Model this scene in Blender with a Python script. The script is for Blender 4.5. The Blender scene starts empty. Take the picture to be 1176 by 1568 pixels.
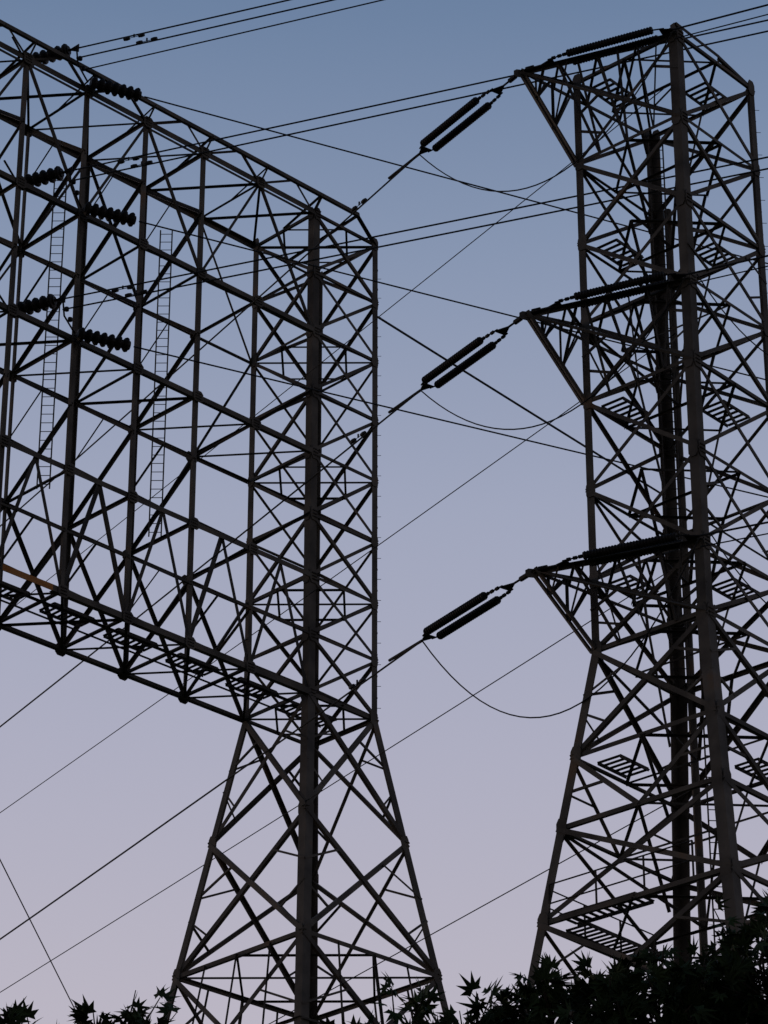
import bpy, math, random
from mathutils import Vector as V
random.seed(7)
EYE=1.6
R=math.radians
UP=V((0,0,1))

# ---------------------------------------------------------------- materials
def mat(name,c1,c2,rough=.6,scale=3.0,metal=0.0,bump=0.0,c3=None):
    m=bpy.data.materials.new(name); m.use_nodes=True
    nt=m.node_tree; b=nt.nodes['Principled BSDF']
    tc=nt.nodes.new('ShaderNodeTexCoord'); n=nt.nodes.new('ShaderNodeTexNoise')
    n.inputs['Scale'].default_value=scale; n.inputs['Detail'].default_value=6
    nt.links.new(tc.outputs['Object'],n.inputs['Vector'])
    r=nt.nodes.new('ShaderNodeValToRGB')
    r.color_ramp.elements[0].position=.35; r.color_ramp.elements[0].color=(*c1,1)
    r.color_ramp.elements[1].position=.62; r.color_ramp.elements[1].color=(*c2,1)
    if c3:
        e=r.color_ramp.elements.new(.72); e.color=(*c3,1)
    nt.links.new(n.outputs['Fac'],r.inputs['Fac']); nt.links.new(r.outputs['Color'],b.inputs['Base Color'])
    b.inputs['Roughness'].default_value=rough; b.inputs['Metallic'].default_value=metal
    b.inputs['Specular IOR Level'].default_value=.2
    if bump:
        bp=nt.nodes.new('ShaderNodeBump'); bp.inputs['Strength'].default_value=bump
        nt.links.new(n.outputs['Fac'],bp.inputs['Height']); nt.links.new(bp.outputs['Normal'],b.inputs['Normal'])
    return m
STEEL=mat('weathered_steel',(.065,.056,.048),(.135,.115,.095),.75,.9,c3=(.17,.11,.07))
STEEL2=mat('weathered_steel_dark',(.035,.031,.028),(.085,.074,.062),.75,.8,c3=(.11,.075,.05))
GLOW_STEEL=mat('orange_glow_steel',(.40,.15,.04),(.55,.24,.08),.8,2.5)  # rust-toned; orange glow on the bottom chord is put into this base colour
INS=mat('dark_porcelain',(.012,.010,.009),(.022,.018,.016),.6,8)
WIRE=mat('oxidised_conductor',(.025,.025,.027),(.045,.045,.045),.6,5)
LEAF=mat('maple_leaf',(.014,.026,.009),(.04,.065,.02),.8,6)
BARK=mat('bark',(.03,.022,.016),(.07,.055,.04),.9,12,bump=.4)
GRASS=mat('grass_ground',(.03,.045,.018),(.08,.075,.04),.95,.35,bump=.3)

# ---------------------------------------------------------------- mesh helpers
class MB:
    def __init__(s): s.v=[]; s.f=[]
    def add(s,vs,fs):
        o=len(s.v); s.v+= [(p.x,p.y,p.z+EYE) for p in vs]; s.f+=[tuple(i+o for i in f) for f in fs]
    def obj(s,name,m,parent=None,smooth=False):
        me=bpy.data.meshes.new(name); me.from_pydata(s.v,[],s.f); me.materials.append(m)
        if smooth: me.polygons.foreach_set('use_smooth',[True]*len(me.polygons))
        me.update()
        o=bpy.data.objects.new(name,me); bpy.context.scene.collection.objects.link(o)
        if parent: o.parent=parent
        return o
def empty(name):
    e=bpy.data.objects.new(name,None); bpy.context.scene.collection.objects.link(e); return e
def extr(mb,p0,p1,prof,u,w):
    n=len(prof)
    vs=[p0+u*a+w*b for a,b in prof]+[p1+u*a+w*b for a,b in prof]
    fs=[(i,(i+1)%n,(i+1)%n+n,i+n) for i in range(n)]+[tuple(range(n-1,-1,-1)),tuple(range(n,2*n))]
    mb.add(vs,fs)
def ang(mb,p0,p1,w,n,off=None):
    """rolled steel angle between two nodes; n = outward normal of the face it is bolted to"""
    a=(p1-p0)
    if a.length<.05: return
    a.normalize(); n=n-a*n.dot(a)
    if n.length<1e-3: n=V((.3,.7,.2)); n=n-a*n.dot(a)
    n.normalize(); u=a.cross(n); t=w*.13
    if off is None: off=random.uniform(-.035,.035)
    if random.random()<.5: u=-u
    prof=[(-w/2,0),(w/2,0),(w/2,-t),(-w/2+t,-t),(-w/2+t,-w*.8),(-w/2,-w*.8)]
    extr(mb,p0+n*off,p1+n*off,prof,u,n)
def leg(mb,p0,p1,w,f1,f2):
    t=w*.12
    prof=[(0,0),(w,0),(w,t),(t,t),(t,w),(0,w)]
    extr(mb,p0,p1,prof,f1,f2)
def plate(mb,c,u,w,su,sw,n,t=.02):
    pr=[(-su,-sw*.55),(-su*.55,-sw),(su*.55,-sw),(su,-sw*.55),(su,sw*.55),(su*.55,sw),(-su*.55,sw),(-su,sw*.55)]
    extr(mb,c,c+n*t,pr,u,w)
def bolt_rows(mb,c,u,w,su,sw,n):
    for i in (-.6,-.2,.2,.6):
        for j in (-.6,0,.6):
            plate(mb,c+u*su*i+w*sw*j,u,w,.022,.022,n,.03)
def tube(mb,pts,r,seg=6,r1=None):
    n=len(pts); vs=[];fs=[]
    for i,p in enumerate(pts):
        a=(pts[min(i+1,n-1)]-pts[max(i-1,0)]).normalized()
        u=a.cross(UP)
        if u.length<.05: u=a.cross(V((0,1,0)))
        u.normalize(); w=a.cross(u)
        rr=r if r1 is None else r+(r1-r)*i/(n-1)
        for k in range(seg):
            t=2*math.pi*k/seg; vs.append(p+u*(rr*math.cos(t))+w*(rr*math.sin(t)))
    for i in range(n-1):
        for k in range(seg):
            fs.append((i*seg+k,i*seg+(k+1)%seg,(i+1)*seg+(k+1)%seg,(i+1)*seg+k))
    fs.append(tuple(range(seg-1,-1,-1))); fs.append(tuple(range((n-1)*seg,n*seg)))
    mb.add(vs,fs)
def lathe(mb,p0,p1,prof,seg=12):
    a=p1-p0; L=a.length; a.normalize(); u=a.cross(UP)
    if u.length<.05: u=V((1,0,0))
    u.normalize(); w=a.cross(u); vs=[];fs=[]
    for (t,r) in prof:
        for k in range(seg):
            q=2*math.pi*k/seg; vs.append(p0+a*(t*L)+u*(r*math.cos(q))+w*(r*math.sin(q)))
    for i in range(len(prof)-1):
        for k in range(seg): fs.append((i*seg+k,i*seg+(k+1)%seg,(i+1)*seg+(k+1)%seg,(i+1)*seg+k))
    mb.add(vs,fs)
def sheds(mb,p0,p1,rc,rs,n):
    pr=[(0,.01),(0,rc*1.05)]
    for i in range(n):
        a=i/n; d=1/n
        pr+=[(a+.05*d,rc),(a+.3*d,rs*.9),(a+.5*d,rs),(a+.72*d,rs*.93),(a+.85*d,rc)]
    pr+=[(1,rc*1.05),(1,.01)]
    lathe(mb,p0,p1,pr,14)
def lerp(a,b,t): return a+(b-a)*t
def sagline(p0,p1,sag,n=24):
    return [lerp(p0,p1,i/n)-UP*(4*sag*(i/n)*(1-i/n)) for i in range(n+1)]
def panel(mb,a0,b0,a1,b1,n,style,w=.13,sub=.075):
    """a=left leg b=right leg, 0=top 1=bottom"""
    if 'X' in style:
        ang(mb,a0,b1,w,n,.03); ang(mb,b0,a1,w,n,-.03)
        if 'S' in style:
            for (p,q,l0,l1) in ((a0,b1,a0,a1),(b0,a1,b0,b1),(b1,a0,b0,b1),(a1,b0,a0,a1)):
                top = p is a0 or p is b0
                ang(mb,lerp(p,q,.25),lerp(l0,l1,.42 if top else .58),sub,n)
    if 'K' in style:
        m=lerp(a1,b1,.5); ang(mb,a0,m,w,n); ang(mb,b0,m,w,n)
        ang(mb,lerp(a0,m,.5),lerp(a0,a1,.5),sub,n); ang(mb,lerp(b0,m,.5),lerp(b0,b1,.5),sub,n)
    if 'V' in style:
        m=lerp(a0,b0,.5); ang(mb,a1,m,w,n); ang(mb,b1,m,w,n)
    if '/' in style: ang(mb,b0,a1,w,n)
    if '\\' in style: ang(mb,a0,b1,w,n)
    if '<' in style:   # fans from left-leg nodes to right-leg mid point
        m=lerp(b0,b1,.5); ang(mb,a0,m,w,n); ang(mb,a1,m,w,n)
    if '>' in style:
        m=lerp(a0,a1,.5); ang(mb,b0,m,w,n); ang(mb,b1,m,w,n)
    if 'M' in style: ang(mb,lerp(a0,a1,.5),lerp(b0,b1,.5),sub,n)
    if 'H' in style: ang(mb,a0,b0,w*.9,n)
def ladder(mb,p0,p1,side,wid=.42,step=.33):
    tube(mb,[p0-side*wid/2,p1-side*wid/2],.025,4); tube(mb,[p0+side*wid/2,p1+side*wid/2],.025,4)
    L=(p1-p0).length; n=int(L/step)
    for i in range(n):
        c=lerp(p0,p1,(i+.5)/n); tube(mb,[c-side*wid/2,c+side*wid/2],.016,4)
def grating(mb,c,u,w,lu,lw,step=.24,bw=.1):
    n=max(2,int(lu/step))
    for i in range(n+1):
        p=c+u*(lu*(i/n-.5))
        extr(mb,p-w*lw/2,p+w*lw/2,[(-bw/2,0),(bw/2,0),(bw/2,.03),(-bw/2,.03)],u,UP)
    for sgn in (-1,1):
        p=c+w*(sgn*lw/2)
        extr(mb,p-u*lu/2,p+u*lu/2,[(0,-.05),(.03,-.05),(.03,.06),(0,.06)],w,UP)
def step_bolts(mb,p0,p1,d,step=.42):
    L=(p1-p0).length
    for i in range(int(L/step)):
        c=p0+(p1-p0).normalized()*(i*step)
        dd=d if i%2 else V((-d.y,d.x,0))
        tube(mb,[c,c+dd*.13],.011,4)

def corners(c,side,e1,e2,z):
    b=V((c.x,c.y,z)); h=side/2
    return [b-e1*h-e2*h, b+e1*h-e2*h, b+e1*h+e2*h, b-e1*h+e2*h]   # F R B L
def four_leg(mb,gm,c,e1,e2,levels,sidef,styles,legw=.33,w=.14,plates=.36):
    nrm=[-e2,e1,e2,-e1]; fl=[(e1,e2),(-e1,e2),(-e1,-e2),(e1,-e2)]
    for i in range(len(levels)-1):
        T=corners(c,sidef(levels[i]),e1,e2,levels[i]); Bm=corners(c,sidef(levels[i+1]),e1,e2,levels[i+1])
        for k in range(4): leg(mb,Bm[k],T[k],legw*(1 if k in (0,2) else .8),*fl[k])
        for k in range(4):
            a,b=k,(k+1)%4
            st=styles[i][k] if isinstance(styles[i],(list,tuple)) else styles[i]
            panel(mb,T[a],T[b],Bm[a],Bm[b],nrm[k],st,w)
            for (q,d) in ((a,1),(b,-1)):
                u=(e1 if k%2==0 else e2)
                cc=T[q]+ (T[b]-T[a]).normalized()*(plates*.62*d)+nrm[k]*.012
                plate(gm,cc,u,UP,plates*.6,plates,nrm[k])
    
# ================================================================ LEFT PORTAL TOWER
tw=empty('lattice_portal_transmission_tower')
A=R(44.6); e1=V((math.cos(A),math.sin(A),0)); e2=V((-math.sin(A),math.cos(A),0))
F0=V((-2.592,100,0)); a=3.31; bay=2.72; NB=8
Z=[65.53,60.45,55.42,50.47,46.0]
st=MB(); gp=MB(); br=MB(); glow=MB(); lad=MB(); grt=MB(); pegs=MB()
base_side=lambda z: a if z>=46 else a+(46-z)*.32
half=[]
for i in range(4): half+= [Z[i],(Z[i]+Z[i+1])/2]
half.append(Z[4])
blv=[46.0,41.31,36.54,30.2,22.5,12.5,-1.6]
def column(c):
    sty=[]
    for i in range(8):
        # order: F-R, R-B, B-L, L-F
        sty.append(('XH','X' if i%2 else 'XH','XH','/H' if i%2 else '\\H'))
    four_leg(st,gp,c,e1,e2,half,base_side,sty,.31,.125,.26)
    four_leg(st,gp,c,e1,e2,blv,base_side,['XHS','XS','XHS','XHS','XHS','XHS'],.34,.17,.28)
    # plan diaphragms
    for z in Z+[36.54]:
        q=corners(c,base_side(z),e1,e2,z); ang(st,q[0],q[2],.09,UP); ang(st,q[1],q[3],.09,UP)
        m=[lerp(q[k],q[(k+1)%4],.5) for k in range(4)]
        for k in range(4): ang(br,m[k],m[(k+1)%4],.08,UP)
    q=corners(c,base_side(36.54),e1,e2,36.54); r=corners(c,base_side(30.2),e1,e2,30.2)
    for k in range(4):
        j=(k+1)%4
        for t in (.25,.5,.75): ang(br,lerp(q[k],q[j],t),lerp(lerp(q[k],q[j],t),lerp(r[k],r[j],t),.5),.09,UP.cross(q[j]-q[k]))
        ang(br,lerp(q[k],r[k],.5),lerp(q[j],r[j],.5),.1,UP.cross(q[j]-q[k]))
c1=F0+(e1+e2)*(a/2)
c2=F0-e1*(bay*NB+a)+(e1+e2)*(a/2)
column(c1); column(c2)
def FP(s,z): return F0-e1*s+UP*z
def RP(s,z): return F0+e2*a-e1*s+UP*z
# chords
for z in Z:
    for fn,n in ((FP,-e2),(RP,e2)):
        w=.22 if z in (Z[0],Z[4]) else (.19 if fn is FP else .13)
        if z==Z[4] and fn is FP:
            ang(st,fn(0,z),fn(11.3,z),w,n,.05); ang(glow,fn(11.3,z),fn(14.6,z),w,n,.05); ang(st,fn(14.6,z),fn(bay*NB,z),w,n,.05)  # middle stretch has the orange light painted into its colour
        else: ang(st,fn(0,z),fn(bay*NB,z),w,n,.05)
for j in range(NB+1):
    s=j*bay
    if 0<j<NB:
        for fn,n in ((FP,-e2),(RP,e2)):
            ztop=Z[0] if not (fn is FP and j==1) else Z[3]
            ang(st,fn(s,ztop),fn(s,Z[4]),.15,n,0)
            for z in Z:
                plate(gp,fn(s,z)+n*.07,e1,UP,.22,.22,n)
            if fn is FP:
                for z in Z: bolt_rows(pegs,fn(s,z)+n*.09,e1,UP,.18,.18,n)
        # cross frame : fans from rear nodes to the front post mid heights
        for i in range(4):
            f0,r0,f1,r1=FP(s,Z[i]),RP(s,Z[i]),FP(s,Z[i+1]),RP(s,Z[i+1])
            if j==1 and i<3:
                ang(br,r0,f0,.1,e1); continue
            panel(br,r0,f0,r1,f1,e1,'H<',.14,.07)
            ang(br,lerp(r0,r1,.5),lerp(lerp(f0,f1,.5),r0,.5),.065,e1); ang(br,lerp(r0,r1,.5),lerp(lerp(f0,f1,.5),r1,.5),.065,e1)
        ang(br,FP(s,Z[4]),RP(s,Z[4]),.15,e1)
    if j<NB:
        s1=s+bay
        for i in range(4):
            for fn,n in ((FP,-e2),(RP,e2)):
                f0,g0,f1,g1=fn(s1,Z[i]),fn(s,Z[i]),fn(s1,Z[i+1]),fn(s,Z[i+1])
                if i==3:
                    m=lerp(f0,g0,.5)
                    panel(br,f0,g0,f1,g1,n,'X' if fn is RP else 'V',.13)
                    if fn is FP:
                        ang(br,lerp(f0,f1,.5),lerp(m,f1,.5),.08,n); ang(br,lerp(g0,g1,.5),lerp(m,g1,.5),.08,n)
                        ang(br,lerp(m,f1,.5),lerp(m,g1,.5),.08,n)
                elif i==0:
                    panel(br,f0,g0,f1,g1,n,'/' if j%2 else '\\',.10)
                elif fn is RP and (j+i)%2: panel(br,f0,g0,f1,g1,n,'/',.08)
        for z in (Z[0],Z[2],Z[4]):
            ang(br,FP(s,z),RP(s1,z),.09,UP)
            if z in (Z[0],Z[4]): ang(br,RP(s,z),FP(s1,z),.09,UP)
        if j==0:
            for i in range(3):
                ang(br,FP(0,Z[i+1]),RP(bay,(Z[i]+Z[i+1])/2),.1,UP)
                ang(br,FP(0,(Z[i]+Z[i+1])/2),RP(bay,Z[i+1]),.1,UP)
# ridge outrigger along the front top chord
def RG(s): return F0-e1*s-e2*.45+UP*(Z[0]+.55)
ang(st,RG(-1.9),RG(NB*bay),.15,-e2)
ang(st,RG(-1.9),FP(-a,Z[0]),.14,e1); ang(br,RG(-1.9),RP(-a/2,Z[0]),.1,e1)
ang(st,F0+e2*.35+UP*(Z[0]+.15),FP(NB*bay,Z[0]+.15)+e2*.35,.1,-e2)
for k in range(NB):
    s=k*bay
    ang(br,FP(s,Z[0]),RG(s+.5*bay),.09,-e2); ang(br,FP(s+bay,Z[0]),RG(s+.5*bay),.09,-e2)
    ang(br,RG(s),lerp(FP(s,Z[0]),RP(s,Z[0]),.5),.08,e1); ang(br,RG(s),FP(s,Z[0]),.09,e1)
# walkway in the bottom plane + ladders
for j in range(NB):
    m=FP((j+.5)*bay,Z[4]+.12)+e2*(a*.42); grating(grt,m,e1,e2,bay*.62,.75)
for off in (.3,.54): ang(br,FP(0,Z[4])+e2*a*off,FP(NB*bay,Z[4])+e2*a*off,.09,UP)
grating(grt,c1+UP*46.15-e1*.2,e1,e2,2.2,.8)
for s in (5.7,10.6,16.0):
    p=FP(s,0)+e2*(a*.5); ladder(lad,p+UP*50.5,p+UP*62.9,(e1-e2).normalized())
Rleg=F0+e1*a
step_bolts(pegs,Rleg+UP*46,Rleg+UP*65.3,(e1-e2).normalized())
for z in half: bolt_rows(pegs,F0+e1*.2+UP*z-e2*.035,e1,UP,.15,.2,-e2)
st.obj('main_members',STEEL,tw); gp.obj('gusset_plates',STEEL,tw); br.obj('bracing',STEEL2,tw); glow.obj('orange_glow_chord',GLOW_STEEL,tw)
lad.obj('ladders',STEEL2,tw); grt.obj('walkway_grating',STEEL2,tw); pegs.obj('bolts_and_pegs',STEEL2,tw)

# ================================================================ RIGHT TOWER
tr=empty('lattice_transmission_tower')
A2=R(48.5); g1=V((math.cos(A2),math.sin(A2),0)); g2=V((-math.sin(A2),math.cos(A2),0))
G0=V((8.952,80,0)); b=4.04; cc=G0+(g1+g2)*(b/2)
L2=[58.96,55.92,53.0,50.14,47.44,44.48,41.52,39.28]
L2b=[39.28,35.98,33.8,31.0,27.0,20,11,-1.6]
side2=lambda z: b if z>=39.28 else b+(39.28-z)*.295
st=MB(); gp=MB(); br=MB(); lad=MB(); grt=MB(); pegs=MB()
sty=[('XH','XH','X','XHS'),('XH','X','XH','XH'),('XHS','XH','XH','X')]
four_leg(st,gp,cc,g1,g2,L2,side2,[sty[i%3] for i in range(7)],.32,.125,.27)
four_leg(st,gp,cc,g1,g2,L2b,side2,['XHS','KH','XH','XHS','XHS','XHS','XHS'],.36,.15,.29)
for z in L2+L2b[1:5]:
    q=corners(cc,side2(z),g1,g2,z)
    m=[lerp(q[k],q[(k+1)%4],.5) for k in range(4)]
    for k in range(4): ang(br,m[k],m[(k+1)%4],.085,UP)
    ang(br,m[0],m[2],.08,UP)
allz=L2+L2b[1:4]
for i in range(len(allz)-1):
    q=corners(cc,side2(allz[i]),g1,g2,allz[i]); r=corners(cc,side2(allz[i+1]),g1,g2,allz[i+1])
    o=cc+UP*allz[i+1]
    if i%2: ang(br,q[3],o,.09,g1); ang(br,q[0],o,.09,g2)
    for k in (1,3):
        m=lerp(q[k],q[(k+1)%4],.5); ang(br,m,lerp(lerp(r[k],r[(k+1)%4],.5),o,.5),.08,g1)
    if i%2==0:
        grating(grt,lerp(q[3],q[2],.35)-g2*.5+UP*.15,g1,g2,1.3,.8)
        grating(grt,lerp(q[1],q[2],.35)-g1*.5+UP*.15,g1,g2,1.3,.8)
q=corners(cc,side2(31.0),g1,g2,31.0)
grating(grt,lerp(q[3],q[0],.30)+g1*.5+UP*.1,g2,g1,2.6,.8)
grating(grt,lerp(q[3],q[2],.42)-g2*.5+UP*.1,g1,g2,3.2,.8)
for s0,s1,off in ((q[3],q[2],-g2*.1),(q[3],q[0],g1*.1)):
    for t in (.05,.3,.55,.8): 
        pp=lerp(s0,s1,t)+off; tube(pegs,[pp,pp+UP*1.1],.03,4)
    for h in (.55,1.1): tube(pegs,[lerp(s0,s1,.05)+off+UP*h,lerp(s0,s1,.8)+off+UP*h],.025,4)
pB=corners(cc,b,g1,g2,0)[2]
ladder(lad,pB-(g1+g2)*.55+UP*39.3,pB-(g1+g2)*.55+UP*58.5,(g1-g2).normalized(),.45)
ladder(lad,cc+(g1+g2)*.9+(g1-g2)*.5+UP*-1.6,cc+(g1+g2)*.9+(g1-g2)*.5+UP*41.5,(g1-g2).normalized(),.5)
tube(st,[pB-g2*.5+UP*-1.6,pB-g2*.5+UP*56],.12,8)
for z in L2: bolt_rows(pegs,G0+g1*.17+UP*z-g2*.035,g1,UP,.15,.2,-g2)
RR=corners(cc,b,g1,g2,0)[1]; LL=corners(cc,b,g1,g2,0)[3]; BB=pB; FF=G0
step_bolts(pegs,RR+UP*39.3,RR+UP*58.9,(g1-g2).normalized())
tipL=V((4.24,82.0,0))
armz=[(58.96,55.92),(50.14,47.44),(41.52,39.28)]
for zt,zb in armz:
    tip,near=tipL,LL
    T=tip+UP*zt
    out=(tip-cc).normalized()
    Ft,Bt,Nt,Nb=FF+UP*zt,BB+UP*zt,near+UP*zt,near+UP*zb
    ang(st,T,Ft,.16,UP); ang(st,T,Bt,.13,UP); ang(st,T,Nt,.12,UP)
    sid=out.cross(UP)
    ang(st,T+sid*.11,Nb+sid*.11,.15,out); ang(st,T-sid*.11,Nb-sid*.11,.12,out); ang(st,T,FF+UP*zb,.1,-g2)
    for t in (.3,.62):
        p=lerp(T,Nb,t); ang(br,p,lerp(T,Nt,t),.08,g1); ang(br,p,lerp(T,Ft,t*.5),.08,g2); ang(br,p,lerp(T,Bt,t*.6),.08,g2)
    ang(br,lerp(T,Nb,.3),lerp(T,Nt,.62),.08,g1); ang(br,lerp(T,Nb,.62),Nt,.08,g1)
    for k in range(1,4):
        ang(br,lerp(T,Ft,k/4),lerp(T,Bt,k/4),.08,UP); ang(br,lerp(T,Ft,k/4),lerp(T,Bt,(k+1)/4),.08,UP)
        ang(br,lerp(T,Ft,k/4),lerp(Nb,FF+UP*zb,k/4),.08,-g2); ang(br,lerp(T,Ft,(k+.5)/4),lerp(Nb,FF+UP*zb,k/4),.07,-g2)
    plate(gp,T-UP*.08,out,UP,.2,.14,sid)
# small cap at the head of the front leg
ang(st,FF+UP*58.96,FF+UP*59.35+(g1+g2)*.1,.2,-g2)
ang(br,FF+UP*59.3,lerp(FF,RR,.55)+UP*59.25,.12,-g2); ang(br,lerp(FF,RR,.55)+UP*59.25,RR+UP*58.96,.12,-g2); ang(br,lerp(FF,RR,.55)+UP*59.25,lerp(FF,RR,.55)+UP*58.96,.08,-g2)
st.obj('main_members',STEEL,tr); gp.obj('gusset_plates',STEEL,tr); br.obj('bracing',STEEL2,tr)
lad.obj('ladders',STEEL2,tr); grt.obj('platform_grating',STEEL2,tr); pegs.obj('bolts_and_pegs',STEEL2,tr)

# ================================================================ INSULATORS AND CONDUCTORS
dA=V((-.575,.818,0)); dB=V((.905,-.425,0)); dBl=V((.928,-.372,0)); dC=V((.91,.415,0))
def wire(p0,p1,r,sag=0,n=30):
    mb=MB(); tube(mb,sagline(p0,p1,sag,n),r,6); mb.obj('power_line',WIRE)
def tri(mb,c,d,s,size,flip=1):
    n=d.cross(s).normalized()
    extr(mb,c-n*.02,c+n*.02,[(-size*flip,0),(size*.8*flip,-size*.75),(size*.8*flip,size*.75)],d,s)
def damper(mb,p,d):
    for sgn in (-1,1):
        q=p+d*(.28*sgn)-UP*.12
        lathe(mb,q-d*.11,q+d*.11,[(0,.01),(0,.06),(.5,.075),(1,.06),(1,.01)],8)
    tube(mb,[p-d*.3-UP*.12,p+d*.3-UP*.12],.015,4); tube(mb,[p,p-UP*.13],.03,4)
def twin_string(T,d,L,t0,t1,r=.13):
    mb=MB(); s=d.cross(UP).normalized(); hw=.24
    tube(mb,[T,T+d*(L*t0*.45)],.035,5)
    lathe(mb,T+d*(L*t0*.12),T+d*(L*t0*.28),[(0,.02),(0,.08),(1,.08),(1,.02)],8)
    tri(mb,T+d*(L*t0*.55),d,s,.28)
    for sg in (-1,1):
        p0=T+d*(L*t0*.6)+s*(hw*.8*sg); pa=T+d*(L*t0)+s*(hw*sg); pb=T+d*(L*t1)+s*(hw*sg); p1=T+d*(L*.95)+s*(hw*.7*sg)
        tube(mb,[p0,pa],.025,5); tube(mb,[pb,p1],.025,5)
        for q in (.3,.6,.85): 
            c=lerp(p0,pa,q); lathe(mb,c-d*.06,c+d*.06,[(0,.01),(0,.055),(1,.055),(1,.01)],6)
        sheds(mb,pa,pb,.108,r,30)
    tri(mb,T+d*(L*.96),d,s,.26,-1)
    mb.obj('insulator_string',INS,None,False)
    return T+d*(L)
for k,(zt,zb) in enumerate(armz):
    T=tipL+UP*(zt-.05)
    ea=twin_string(T,V((dA.x,dA.y,-.01)).normalized(),5.4,.36,.9); eb=twin_string(T+UP*.05,dB.normalized(),5.1,.33,.88)
    wire(ea,ea+dA*170-UP*6,.03,1.5)
    hb=MB(); tube(hb,[ea,ea+dA*1.7],.045,6); damper(hb,ea+dA*3.4,dA); hb.obj('wire_clamp',WIRE)
    wire(eb,eb+dB*120,.03,.4)
    wire(eb+V((0,0,-.35)),eb+dB*120+V((0,0,-.35)),.02,.4)
    wire(ea,eb,.022,[3.3,3.0,3.9][k],28)
    zz=[58.9,49.96,42.3][k]
    wire(cc+UP*zz,cc+dA*200+UP*(zz-4),.017,1.0)
    if k: wire(FF+UP*(zt+.3)+g1*.4,RR+g1*1.5-g2*2+UP*(zt-1.0),.02,1.6,16)
wire(cc+UP*35.2,cc+dA*200+UP*31,.017,1.0)

# strain sets on the portal tower
for k,z in enumerate((66.4,61.3,56.2)):
    e=V((-10.66,91.0,z)); s0=V((-12.5,91.75,z-.05))
    mb=MB()
    sheds(mb,s0,e-dBl*.3,.15,.27,6)
    tube(mb,[s0,FP(14.3,z-.3)],.04,5)
    tri(mb,e-dBl*.1,dBl,UP,.22)
    tube(mb,[e-dBl*.3,e],.05,5)
    mb.obj('insulator_string',INS)
    mb=MB()
    p=FP(11.2,[65.6,60.4,55.4][k])-e2*.35; 
    tube(mb,[e-UP*.1,e-UP*.6+V((.05,.1,0)),p],.035,6)
    for t in (.3,.6): c_=lerp(e,p,t); lathe(mb,c_+UP*.06,c_-UP*.06,[(0,.01),(0,.08),(1,.08),(1,.01)],8)
    sheds(mb,p+dC*.1,p+dC*1.95,.15,.26,7)
    mb.obj('insulator_string',INS)
    e5=p+dC*2.1
    wire(e,e+dBl*140,.028,.8); wire(e-UP*.42,e+dBl*140-UP*.42,.028,.8)
    if k==0: wire(e-UP*.9+V((.3,0,0)),e+dBl*140-UP*.9,.024,.5)
    wire(e5,e5+dC*150,.028,.5)
    hb=MB(); damper(hb,e+dBl*2.2,dBl); damper(hb,e+dBl*2.7-UP*.3,dBl); hb.obj('vibration_damper',WIRE)
RT=F0+e1*a
wire(RT+UP*62.4,RT+UP*62.4+V((.657,.754,0))*140,.045,.8)
wire(V((-12.6,60,33.3)),V((14,390,33.3)),.02,0)

# ================================================================ TREES
def leafmesh(mb,c,d,n,size):
    """palmate pointed leaf"""
    d=d.normalized(); n=(n-d*n.dot(d)).normalized(); s=d.cross(n)
    angs=[-125,-75,-36,0,36,75,125]; ln=[.45,.78,.98,1.1,.98,.78,.45]
    vs=[c]; pts=[]
    for i,(q,l) in enumerate(zip(angs,ln)):
        q=R(q); l=l*size*.55*random.uniform(.85,1.15)
        pts.append((q,l))
        if i<6:
            q2=R((angs[i]+angs[i+1])/2); pts.append((q2,size*.22))
    for q,l in pts: vs.append(c+d*(math.cos(q)*l)+s*(math.sin(q)*l)-n*(l*l/size*.5))
    mb.add(vs,[(0,i,i+1) for i in range(1,len(pts))])
def rdir(zb=0):
    while 1:
        v=V((random.uniform(-1,1),random.uniform(-1,1),random.uniform(-1,1)))
        if .1<v.length<1: v.normalize(); v.z+=zb; return v.normalized()
def maple(trunk,clumps,top,dz):
    t=empty('maple_tree'); lf=MB(); wd=MB()
    base=V((trunk[0],trunk[1],-EYE)); fork=V((trunk[0]+.1,trunk[1]-.1,top))
    tube(wd,[base,lerp(base,fork,.3)+V((.06,.03,0)),lerp(base,fork,.7)-V((.05,0,0)),fork],.17,9,.09)
    for (x,y,zt,r,n) in clumps:
        c=V((x,y,zt-r-dz))
        m=lerp(fork,c,.5)+V((random.uniform(-.2,.2),random.uniform(-.2,.2),-.15))
        tube(wd,[fork,m,c],.05,6,.012)
        for i in range(n):
            o=rdir(.35); p=c+o*(r*random.uniform(.1,.8))
            d=(o*.9+UP*.35+rdir()*.6).normalized(); Lt=random.uniform(.15,.3)
            tip=p+d*Lt; 
            tube(wd,[lerp(c,p,.4),p,lerp(p,tip,.6),tip],.007,4,.0025)
            for k in range(random.randint(6,9)):
                u=random.random()**.6; q=lerp(p,tip,u); ld=(rdir(-.1)+d*.3).normalized()
                leafmesh(lf,q+ld*.04,ld,(rdir(.3)-V((0,.5,0))).normalized(),random.uniform(.10,.175))
    lf.obj('foliage',LEAF,t); wd.obj('trunk_and_branches',BARK,t,True)
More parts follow.
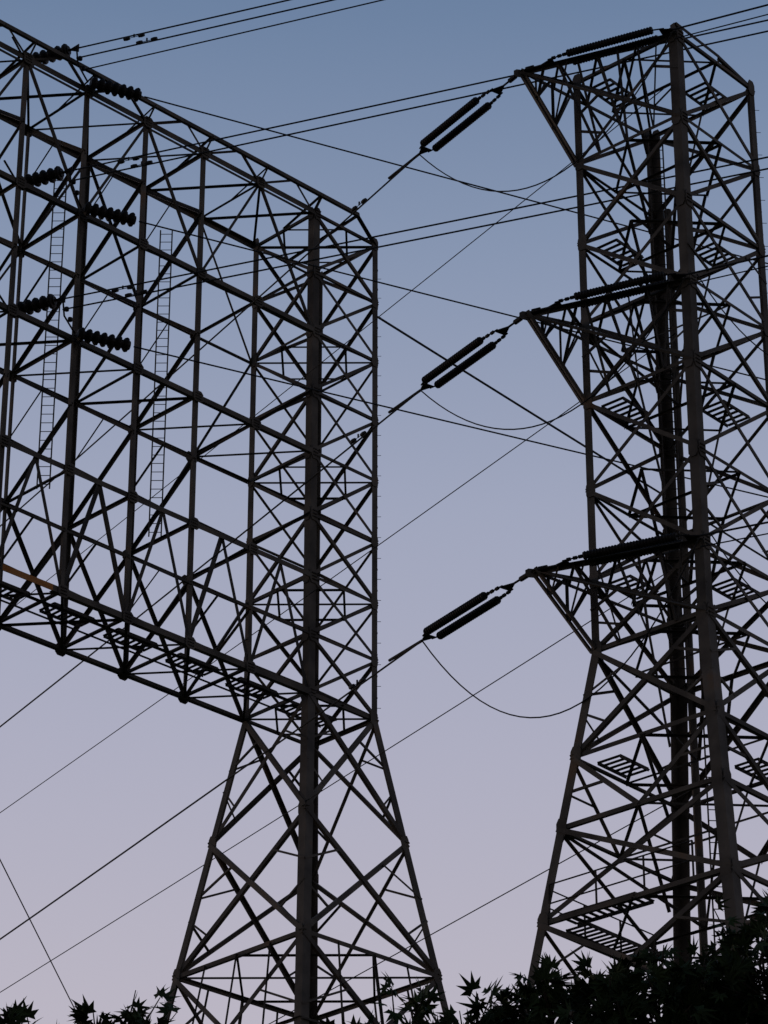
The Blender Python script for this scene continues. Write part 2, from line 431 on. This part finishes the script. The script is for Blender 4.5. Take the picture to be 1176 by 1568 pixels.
cr=[(.08,13.9,4.78,.16,10),(.22,14.1,4.72,.2,10),(.36,14.0,4.86,.2,14),(.55,14.1,4.84,.24,20),(.8,14,4.96,.28,30),(1.0,14.1,5.10,.3,32),(1.25,14,5.06,.3,32),(1.5,14.2,5.10,.3,34),
    (1.75,14,5.28,.35,44),(2.1,14.3,5.5,.5,60),(2.7,14.5,5.7,.7,90),(3.5,14.6,5.6,.8,90),
    (1.1,14.3,4.8,.4,50),(1.6,14.4,4.9,.45,60),(.6,14.3,4.6,.35,30),(2.2,14.0,4.9,.6,60),(3.0,14.9,4.8,.9,90),(1.4,14.9,4.3,.6,60),(2.4,15.2,4.2,.8,60),(.3,14.5,4.35,.4,30)]
maple((1.9,14.8),cr,2.6,.06)
cl=[(-1.15,14,4.88,.17,14),(-1.33,14.1,4.86,.2,18),(-1.62,14.2,4.83,.2,14),(-1.8,14,4.84,.16,10),(-2.2,14.3,4.9,.5,40),(-2.9,14.6,5.0,.7,70),(-1.6,14.4,4.5,.4,40),(-2.3,14.8,4.3,.7,60)]
maple((-2.3,14.8),cl,2.6,.12)

# ================================================================ GROUND
me=bpy.data.meshes.new('ground'); N=60; S=3000; vs=[];fs=[]
for i in range(N+1):
    for j in range(N+1):
        u=(i/N*2-1); w=(j/N*2-1); x=S*u*abs(u); y=S*w*abs(w)
        d=math.hypot(x,y); z=0 if d<200 else (math.sin(x*.004)+math.cos(y*.005))*min(12,(d-200)*.01)-.0
        vs.append((x,y,z))
for i in range(N):
    for j in range(N): q=i*(N+1)+j; fs.append((q,q+N+1,q+N+2,q+1))
me.from_pydata(vs,[],fs); me.materials.append(GRASS)
g=bpy.data.objects.new('ground',me); bpy.context.scene.collection.objects.link(g)

# ================================================================ SKY, SUN, CAMERA
w=bpy.data.worlds.new('World'); bpy.context.scene.world=w; w.use_nodes=True
nt=w.node_tree; nt.nodes.clear()
out=nt.nodes.new('ShaderNodeOutputWorld')
tc=nt.nodes.new('ShaderNodeTexCoord'); sx=nt.nodes.new('ShaderNodeSeparateXYZ'); nt.links.new(tc.outputs['Generated'],sx.inputs[0])
rp=nt.nodes.new('ShaderNodeValToRGB'); cr_=rp.color_ramp; nt.links.new(sx.outputs['Z'],rp.inputs['Fac'])
stops=[(0,(.56,.48,.50)),(.326,(.485,.455,.535)),(.40,(.415,.415,.525)),(.468,(.345,.375,.50)),(.54,(.235,.295,.43)),(.60,(.145,.215,.35)),(1,(.03,.07,.16))]
cr_.elements[0].position=0; cr_.elements[0].color=(*stops[0][1],1)
cr_.elements[1].position=1; cr_.elements[1].color=(*stops[-1][1],1)
for p,c in stops[1:-1]:
    e=cr_.elements.new(p); e.color=(*c,1)
mr=nt.nodes.new('ShaderNodeMapRange'); mr.inputs['From Min'].default_value=-1; mr.inputs['From Max'].default_value=.75; mr.inputs['To Min'].default_value=.17; mr.inputs['To Max'].default_value=1.0
nt.links.new(sx.outputs['Y'],mr.inputs['Value'])
bg=nt.nodes.new('ShaderNodeBackground'); nt.links.new(rp.outputs['Color'],bg.inputs['Color']); nt.links.new(mr.outputs['Result'],bg.inputs['Strength'])
sky=nt.nodes.new('ShaderNodeTexSky'); sky.sky_type='NISHITA'; sky.sun_disc=False; sky.sun_elevation=R(2); sky.sun_rotation=R(-60)
bg2=nt.nodes.new('ShaderNodeBackground'); bg2.inputs['Strength'].default_value=.01; nt.links.new(sky.outputs['Color'],bg2.inputs['Color'])
ad=nt.nodes.new('ShaderNodeAddShader'); nt.links.new(bg.outputs[0],ad.inputs[0]); nt.links.new(bg2.outputs[0],ad.inputs[1]); nt.links.new(ad.outputs[0],out.inputs['Surface'])
sl=bpy.data.lights.new('sun','SUN'); sl.energy=.2; sl.angle=R(3); sl.color=(1,.72,.5)
so=bpy.data.objects.new('sun',sl); bpy.context.scene.collection.objects.link(so)
so.rotation_euler=V((math.sin(R(-60))*math.cos(R(4)),math.cos(R(-60))*math.cos(R(4)),math.sin(R(4)))).to_track_quat('Z','Y').to_euler()
cd=bpy.data.cameras.new('camera'); cd.sensor_fit='VERTICAL'; cd.sensor_height=24; cd.lens=24*4917/1568; cd.clip_end=8000; cd.clip_start=.1
co=bpy.data.objects.new('camera',cd); bpy.context.scene.collection.objects.link(co)
co.location=(0,0,EYE); co.rotation_euler=(R(90+27.9),0,0); bpy.context.scene.camera=co
sc=bpy.context.scene; sc.view_settings.view_transform='Standard'; sc.view_settings.look='None'; sc.view_settings.exposure=0
